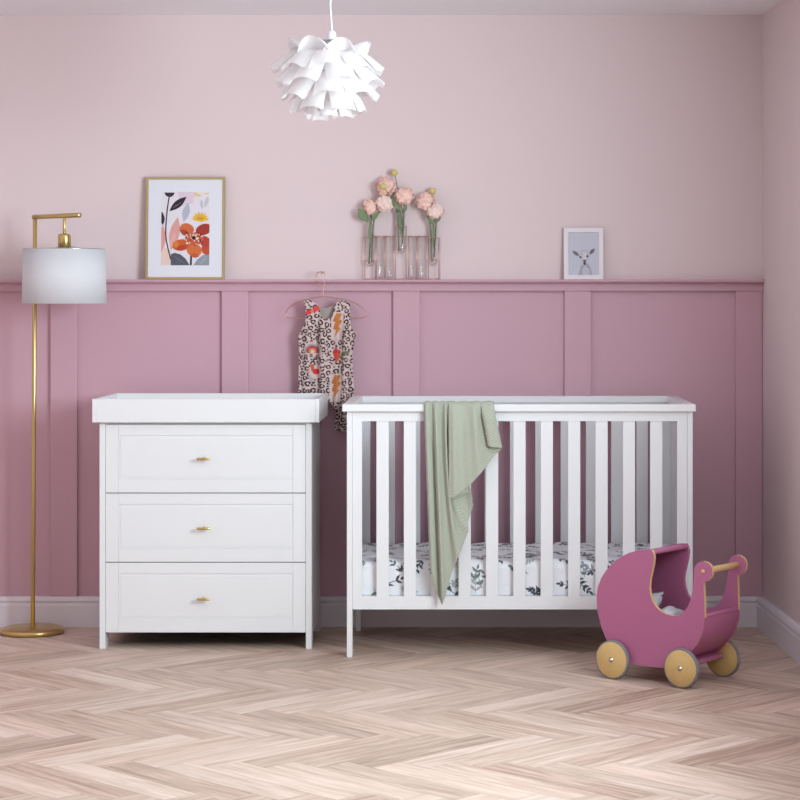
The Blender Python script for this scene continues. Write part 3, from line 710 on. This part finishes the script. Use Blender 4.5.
# ------------------------------------------------------------------ wall hook, hanger, romper
HY = -.072; HS = FPX/(HY-CAMY); hxp = lambda p: (p-470)/HS; hzp = lambda p: CAMZ+(298-p)/HS
hk = thing('wall_hook', (hxp(324.5), LY, hzp(281)), 'thin copper wire hook fixed to the ledge above the romper', 'hook')
bm = bmesh.new(); tube(bm, smoothpts([(hxp(324.5), LY-.0012, hzp(287)), (hxp(324.5), LY-.0014, hzp(281)), (hxp(324.5), LY-.003, hzp(273.5)), (hxp(324), LY-.006, hzp(271.8)), (hxp(322), LY-.0135, hzp(272.6)), (hxp(321), LY-.0195, hzp(274.5)), (hxp(320.8), LY-.02, hzp(272.5))], 5), .0014, 8)
obj('hook_wire', bm, M_COPPER, hk)
hg = thing('clothes_hanger', (hxp(323), HY, hzp(297)), 'small rose-gold wire clothes hanger hung from the hook on the ledge', 'hanger')
P = lambda p, q, y=HY: (hxp(p), y, hzp(q))
bm = tube(bmesh.new(), smoothpts([P(323, 296.5), P(313, 298), P(301, 301), P(292, 305.5), P(286.6, 311), P(286, 315.5), P(289.5, 318), P(305, 318.4), P(345, 318), P(362, 317.6), P(366.4, 315.5), P(365.6, 311), P(358, 304.5), P(345, 300), P(333, 297.6)], 5, closed=True), .0019, 8, closed=True)
obj('shoulder_wire', bm, M_COPPER, hg)
bm = tube(bmesh.new(), smoothpts([P(323, 297), P(323.2, 290), P(322.4, 285.5), P(318.2, 281.8), P(316.0, 277.5), P(317.5, 273.2), P(321.2, 271.9), P(324.5, 274.3)], 5), .0017, 8)
obj('hook', bm, M_COPPER, hg)
# romper
def inpoly(poly, X, Y):
    r = np.zeros(X.shape, bool); n = len(poly)
    for i in range(n):
        x1, y1 = poly[i]; x2, y2 = poly[(i+1) % n]
        if y1 == y2: continue
        c = ((y1 > Y) != (y2 > Y)) & (X < (x2-x1)*(Y-y1)/(y2-y1)+x1); r ^= c
    return r
sm2 = lambda pts: [(p.x, p.y) for p in smoothpts([(a, b, 0) for a, b in pts], 4, closed=True)]
front = sm2([(304, 301.5), (309, 300), (314, 301), (317, 304), (320, 309), (320.5, 315), (324, 318), (329, 318.5), (332, 316.5), (334, 309), (336, 303), (341, 300.5), (347, 301), (350, 304), (350.5, 315), (351, 325), (353.5, 331), (356, 336), (354.5, 342), (353.3, 350), (353, 365), (353.5, 380), (354.2, 392), (352, 400), (349.5, 410), (348.5, 420), (348.8, 430), (344, 431.5), (338, 431), (334, 430.5), (335, 420), (335.2, 411), (331, 404), (327.5, 401), (324, 405), (321, 412), (320.5, 430), (312, 431.5), (304, 430.5), (303, 415), (300, 405), (298.3, 392), (298.3, 375), (298.5, 360), (298.8, 345), (298, 336.5), (301, 330), (304.5, 323), (305.8, 315), (304.5, 307)])
back = sm2([(304.5, 303), (309, 301), (315, 302), (319, 306), (326, 307.5), (333, 305), (338, 302), (347, 302), (349.5, 306), (349.5, 325), (352, 333), (352, 390), (345, 398), (327, 398), (306, 398), (300, 390), (300, 335), (306, 320)])
st_ = .38
xs = np.arange(296, 358, st_); ys = np.arange(299, 433, st_); X, Y = np.meshgrid(xs, ys)
def paint(X, Y):
    C = np.ones(X.shape+(3,))*np.array(lin(216, 192, 188)); dark = np.array(lin(48, 34, 40)); tan = np.array(lin(206, 172, 158))
    rs = np.random.RandomState(12); sp = 5.3
    placed = []
    for k in range(9000):
        cx, cy = rs.uniform(295, 359), rs.uniform(298, 434); big = k < 5000
        r1 = rs.uniform(2.15, 2.85) if big else rs.uniform(.8, 1.15)
        if any((cx-a)**2+(cy-b)**2 < (r1+c+.25)**2 for a, b, c in placed): continue
        placed.append((cx, cy, r1)); asp = rs.uniform(.82, 1.18); th = rs.uniform(0, 2*PI)
        dx, dy = (X-cx)*asp, (Y-cy)/asp; d = np.hypot(dx, dy)*(1+.08*np.sin(3*np.arctan2(dy, dx)+th))
        if big:
            an = (np.arctan2(dy, dx)-th) % (2*PI); gap = (an < .45)
            C[d < r1*.5] = tan*.5+np.array(lin(216, 192, 188))*.5; C[(d >= r1*.45) & (d < r1) & ~gap] = dark
        else: C[d < r1] = dark
    def sh(rgb, pts): C[inpoly(pts, X, Y)] = lin(*rgb)
    base = (216, 192, 188)
    sh(base, ell(312.5, 349, 8.5, 7.5)); sh((176, 158, 164), ell(312.5, 350, 7.6, 6.6)); sh((178, 74, 76), ell(312.5, 350.5, 6, 5)); sh((206, 128, 92), ell(312.5, 351, 4, 3.4)); sh((222, 196, 170), ell(312.5, 351.6, 2, 2)); sh(base, [(303, 353), (322, 353), (322, 357.5), (303, 357.5)])
    for gx, gy in ((306, 356), (311, 355.5), (317, 356.5)): C[np.hypot(X-gx, Y-gy) < 1.7] = dark; C[np.hypot(X-gx, Y-gy) < .8] = tan
    for oy, ox in ((0, 0), (62, -1.5)):
        sh(base, [(331+ox, 312+oy), (344+ox, 312+oy), (342+ox, 340+oy), (331+ox, 340+oy)])
        sh((196, 122, 66), [(336.5+ox, 313+oy), (342+ox, 313.5+oy), (339.5+ox, 319.5+oy), (342+ox, 320.5+oy), (338.5+ox, 327+oy), (340.5+ox, 328+oy), (335+ox, 337+oy), (336+ox, 330+oy), (333+ox, 329+oy), (335.5+ox, 322+oy), (332.5+ox, 321+oy)])
    sh(base, ell(339, 354, 8.5, 5.5)); sh((206, 62, 66), ell(336.5, 352.5, 4, 3.4)); sh((206, 84, 66), [(333, 353), (340, 353), (338.5, 360), (336, 363)]); sh((112, 122, 96), leafp(340, 356, 350, 351, 2.4)); sh((132, 100, 80), leafp(338, 356, 345, 360, 1.3))
    sh(base, ell(315, 372, 6.5, 7)); sh((214, 96, 72), [(310, 364), (314, 365.5), (315, 372), (311.5, 371)]); sh((206, 60, 62), ell(316, 371.5, 3.4, 3)); sh((180, 168, 172), leafp(309, 374, 312, 384, 1.6)); sh((206, 150, 150), leafp(305, 371, 311, 372, .9))
    sh((222, 66, 66), leafp(305, 313.5, 313.5, 310.5, 2.6)); sh((226, 78, 66), leafp(312, 311, 321, 306.5, 2.8)); sh((222, 130, 84), ell(312, 311.5, 1.4, 1.4))
    return C
C = paint(X, Y)
HB = lambda Yp: HY+.030*np.clip((Yp-318)/90, 0, 1)       # hangs back towards the wall
def fold(X, Y):
    g = np.clip((Y-312)/25, 0, 1)
    f = .004*np.cos((X-330)*.42)*g+.0025*np.cos((X-311)*.8+Y*.02)*g
    f += .016*np.exp(-((X-(318+.01*(Y-330)))/1.6)**2)*g+.016*np.exp(-((X-(342-.035*(Y-330)))/1.7)**2)*g
    f += .0022*np.sin(Y*.21+X*.1)*g
    return f
cxm = 327; bul = .012*np.sqrt(np.clip(1-((X-cxm)/30)**2, 0, 1))
Yd = HB(Y)-.006-bul*np.clip((Y-300)/20, 0, 1)+fold(X, Y)*1.05
V = np.stack([(X-470)*(Yd-CAMY)/FPX, Yd, CAMZ+(298-Y)*(Yd-CAMY)/FPX], -1)
ro = thing('romper', (hxp(327), HY, hzp(318)), 'leopard-print sleeveless baby romper with strawberry and lightning motifs, hanging from the ledge', 'romper')
M_ROMP = mat_attr('leopard_cotton', .9, bump=.15, bscale=400)
grid_obj('front_panel', V.reshape(-1, 3), len(xs), len(ys), M_ROMP, C.reshape(-1, 3), inpoly(front, X, Y).ravel(), ro, solid=.0016)
Yb = HB(Y)+.014; Vb = np.stack([(X-470)*(Yb-CAMY)/FPX, Yb, CAMZ+(298-Y)*(Yb-CAMY)/FPX], -1)
Cb = C*np.array([.5, .5, .5])+np.array([.06, .055, .05])
M_LINING = mat('romper_lining', (176, 164, 158), .95, var=.2, vscale=60)
o = grid_obj('back_panel', Vb[::2, ::2].reshape(-1, 3), len(xs[::2]), len(ys[::2]), M_LINING, None, inpoly(back, X, Y)[::2, ::2].ravel(), ro, solid=.0016)
tag(o, 'plain grey-pink inner back of the romper')

# ------------------------------------------------------------------ doll's pram
pa = thing('doll_pram', (.485, -1.15, 0), 'pink wooden doll pram with birch wheels and handle, in front of the crib', "doll's pram", rot=(0, 0, -math.atan2(.610, .792)))
outline = [(.1469, .4496), (.118, .4475), (.0896, .4425), (.055, .4315), (.0221, .4145), (-.010, .392), (-.0364, .3653), (-.057, .337), (-.0708, .3053), (-.0762, .276), (-.0757, .2477), (-.070, .215), (-.0609, .1836), (-.050, .155), (-.0364, .1289), (-.015, .105), (.012, .085), (.035, .070), (.0656, .0565), (.10, .0535), (.14, .0530), (.18, .0545), (.2082, .0574), (.245, .073), (.280, .097), (.3061, .1233), (.328, .148), (.3429, .1744), (.353, .206), (.3566, .2388), (.3555, .275), (.354, .315), (.352, .3566),
           (.364, .3600), (.375, .3675), (.3835, .378), (.3868, .3909), (.385, .404), (.3785, .4155), (.366, .4235), (.3502, .4260), (.336, .4225), (.3235, .413), (.3165, .400), (.3153, .3852), (.3135, .357), (.3107, .3295), (.3055, .304), (.2968, .2808), (.285, .262), (.269, .2465), (.251, .237), (.2317, .2336), (.207, .2365), (.1847, .2450), (.166, .258), (.1516, .2759), (.142, .299), (.1393, .323), (.1420, .348), (.1480, .3718), (.155, .400), (.158, .425), (.154, .441)]
sc3 = lambda l, n, z: Vector((l, n, z))
for n0, n1 in ((.018, .030), (.238, .250)):
    bm = prism(bmesh.new(), outline, lambda a, b: sc3(a, n0, b), lambda a, b: sc3(a, n1, b), 0, 1)
    # bare ply only shows on the inner rim of the opening and the handle side; the hood back is painted
    for f in bm.faces:
        if f.material_index == 1:
            c = f.calc_center_median()
            inner = .138 < c.x < .30 and c.z > .234 and not (c.x < .15 and c.z > .446); ear = c.x > .352 and c.z > .25
            if not (inner and n0 < .1 or ear): f.material_index = 0
    obj('side_board', bm, [M_PINK, M_WOODP], pa, local=True)
def strip(pts, n0, n1, th, name, m):
    """curved board following the outline, inset by its own thickness"""
    P2 = [Vector((a, b)) for a, b in pts]; bm = bmesh.new(); O_, I_ = [], []
    for i, p in enumerate(P2):
        t = (P2[min(i+1, len(P2)-1)]-P2[max(i-1, 0)]).normalized(); nn = Vector((-t.y, t.x))   # outline runs anticlockwise: left is inwards
        a = p+nn*.003; b = p+nn*(.003+th); O_.append(a); I_.append(b)
    def vr(q, n): return bm.verts.new((q.x, n, q.y))
    A0 = [vr(q, n0) for q in O_]; A1 = [vr(q, n1) for q in O_]; B0 = [vr(q, n0) for q in I_]; B1 = [vr(q, n1) for q in I_]
    for i in range(len(P2)-1):
        for a, b in ((A0, A1), (B1, B0), (B0, A0), (A1, B1)): bm.faces.new((a[i], a[i+1], b[i+1], b[i])).smooth = True
    bm.faces.new((A0[0], A1[0], B1[0], B0[0])); bm.faces.new((A0[-1], A1[-1], B1[-1], B0[-1]))
    return obj(name, bm, m, pa, local=True, bevel=.0008)
den = [(p.x, p.y) for p in smoothpts([(a, b, 0) for a, b in outline[:12]], 4)]
strip(den, .0302, .2378, .005, 'hood', M_PINK)
low = [(p.x, p.y) for p in smoothpts([(a, b, 0) for a, b in outline[11:30]], 4)]
strip(low, .0302, .2378, .005, 'trough', M_PINK)
bm = bmesh.new(); cyl(bm, (.348, .0302, .2415), (.348, .2378, .2415), .0075, 16); obj('end_rail', bm, M_PINK, pa, local=True)
bm = bmesh.new(); cyl(bm, (.149, .0302, .4400), (.149, .2378, .4400), .008, 16); obj('hood_rail', bm, M_PINK, pa, local=True)
bm = bmesh.new(); cyl(bm, (.351, .0305, .3925), (.351, .2375, .3925), .0105, 24); obj('handle_bar', bm, M_WOODP, pa, local=True)
for n0, n1 in ((.0125, .0179), (.2501, .2555)):
    bm = lathe(bmesh.new(), [(0, 0), (.0055, .0008), (.0068, .003), (.0068, n1-n0), (0, n1-n0)], (.351, n0 if n0 < .1 else n1, .3925), 20, axis=(0, 1, 0) if n0 < .1 else (0, -1, 0)); obj('handle_cap', bm, M_WOODP, pa, local=True)
for lc in (.003, .2785):
    bm = bmesh.new(); box(bm, lc-.02, lc+.02, .0305, .2375, .072, .086); obj('axle_board', bm, M_PINK, pa, local=True, bevel=.002)
    bm = bmesh.new(); cyl(bm, (lc, -.008, .066), (lc, .276, .066), .0032, 12); obj('axle', bm, M_CHROME, pa, local=True)
    for nc in (0., .268):
        o_ = -1 if nc == 0 else 1
        bm = lathe(bmesh.new(), [(0, -.010), (.059, -.010), (.0612, -.008), (.0612, .008), (.059, .010), (0, .010)], (lc, nc, .066), 56, axis=(0, 1, 0)); wh = obj('wheel', bm, M_WOODW, pa, local=True)
        bm = lathe(bmesh.new(), [(.0614, -.0085), (.0640, -.0085), (.0658, -.006), (.066, 0), (.0658, .006), (.0640, .0085), (.0614, .0085)], (lc, nc, .066), 56, axis=(0, 1, 0), closed=True); obj('tyre', bm, M_RUBBER, wh, local=True)
        bm = lathe(bmesh.new(), [(0, 0), (.0085, 0), (.0085, .0015), (.005, .0025), (.0045, .0055), (.003, .0068), (0, .007)], (lc, nc+o_*.0101, .066), 20, axis=(0, o_, 0)); obj('hub_cap', bm, M_CHROME, wh, local=True)
def cushion(name, c, sx_, sy_, sz_, rot, label, cat, seed):
    bm = bmesh.new(); bmesh.ops.create_cube(bm, size=2); bmesh.ops.subdivide_edges(bm, edges=bm.edges, cuts=9, use_grid_fill=True)
    for v in bm.verts:
        x, y, z = v.co; k = (1-abs(x)**4*.95)*(1-abs(y)**4*.95); v.co = Vector((x*sx_, y*sy_, z*sz_*max(.08, k)))
        n_ = noise.noise(Vector((x*1.6+seed, y*1.6, z))); v.co += Vector((.003*n_, .003*n_, .009*n_))
    bmesh.ops.transform(bm, matrix=Matrix.Rotation(rot[2], 4, 'Z')@Matrix.Rotation(rot[1], 4, 'Y')@Matrix.Rotation(rot[0], 4, 'X'), verts=bm.verts)
    o = obj(name, bm, M_LINEN, smooth=True)
    mw = Matrix.Translation((.485, -1.15, 0))@Matrix.Rotation(-math.atan2(.610, .792), 4, 'Z')@Matrix.Translation(c)
    o.matrix_world = mw
    return tag(o, label, cat)
cushion('doll_mattress', (.135, .134, .150), .140, .098, .048, (0, 0, 0), 'pale grey doll mattress lying in the pink pram', 'doll mattress', 1)
cushion('doll_blanket', (.158, .112, .221), .034, .066, .020, (.1, .15, .2), 'small folded pale grey blanket on the mattress of the pram', 'doll blanket', 9)
cushion('doll_pillow', (.078, .100, .243), .052, .062, .030, (.15, -.75, .1), 'pale grey doll pillow propped under the pram hood', 'doll pillow', 6)
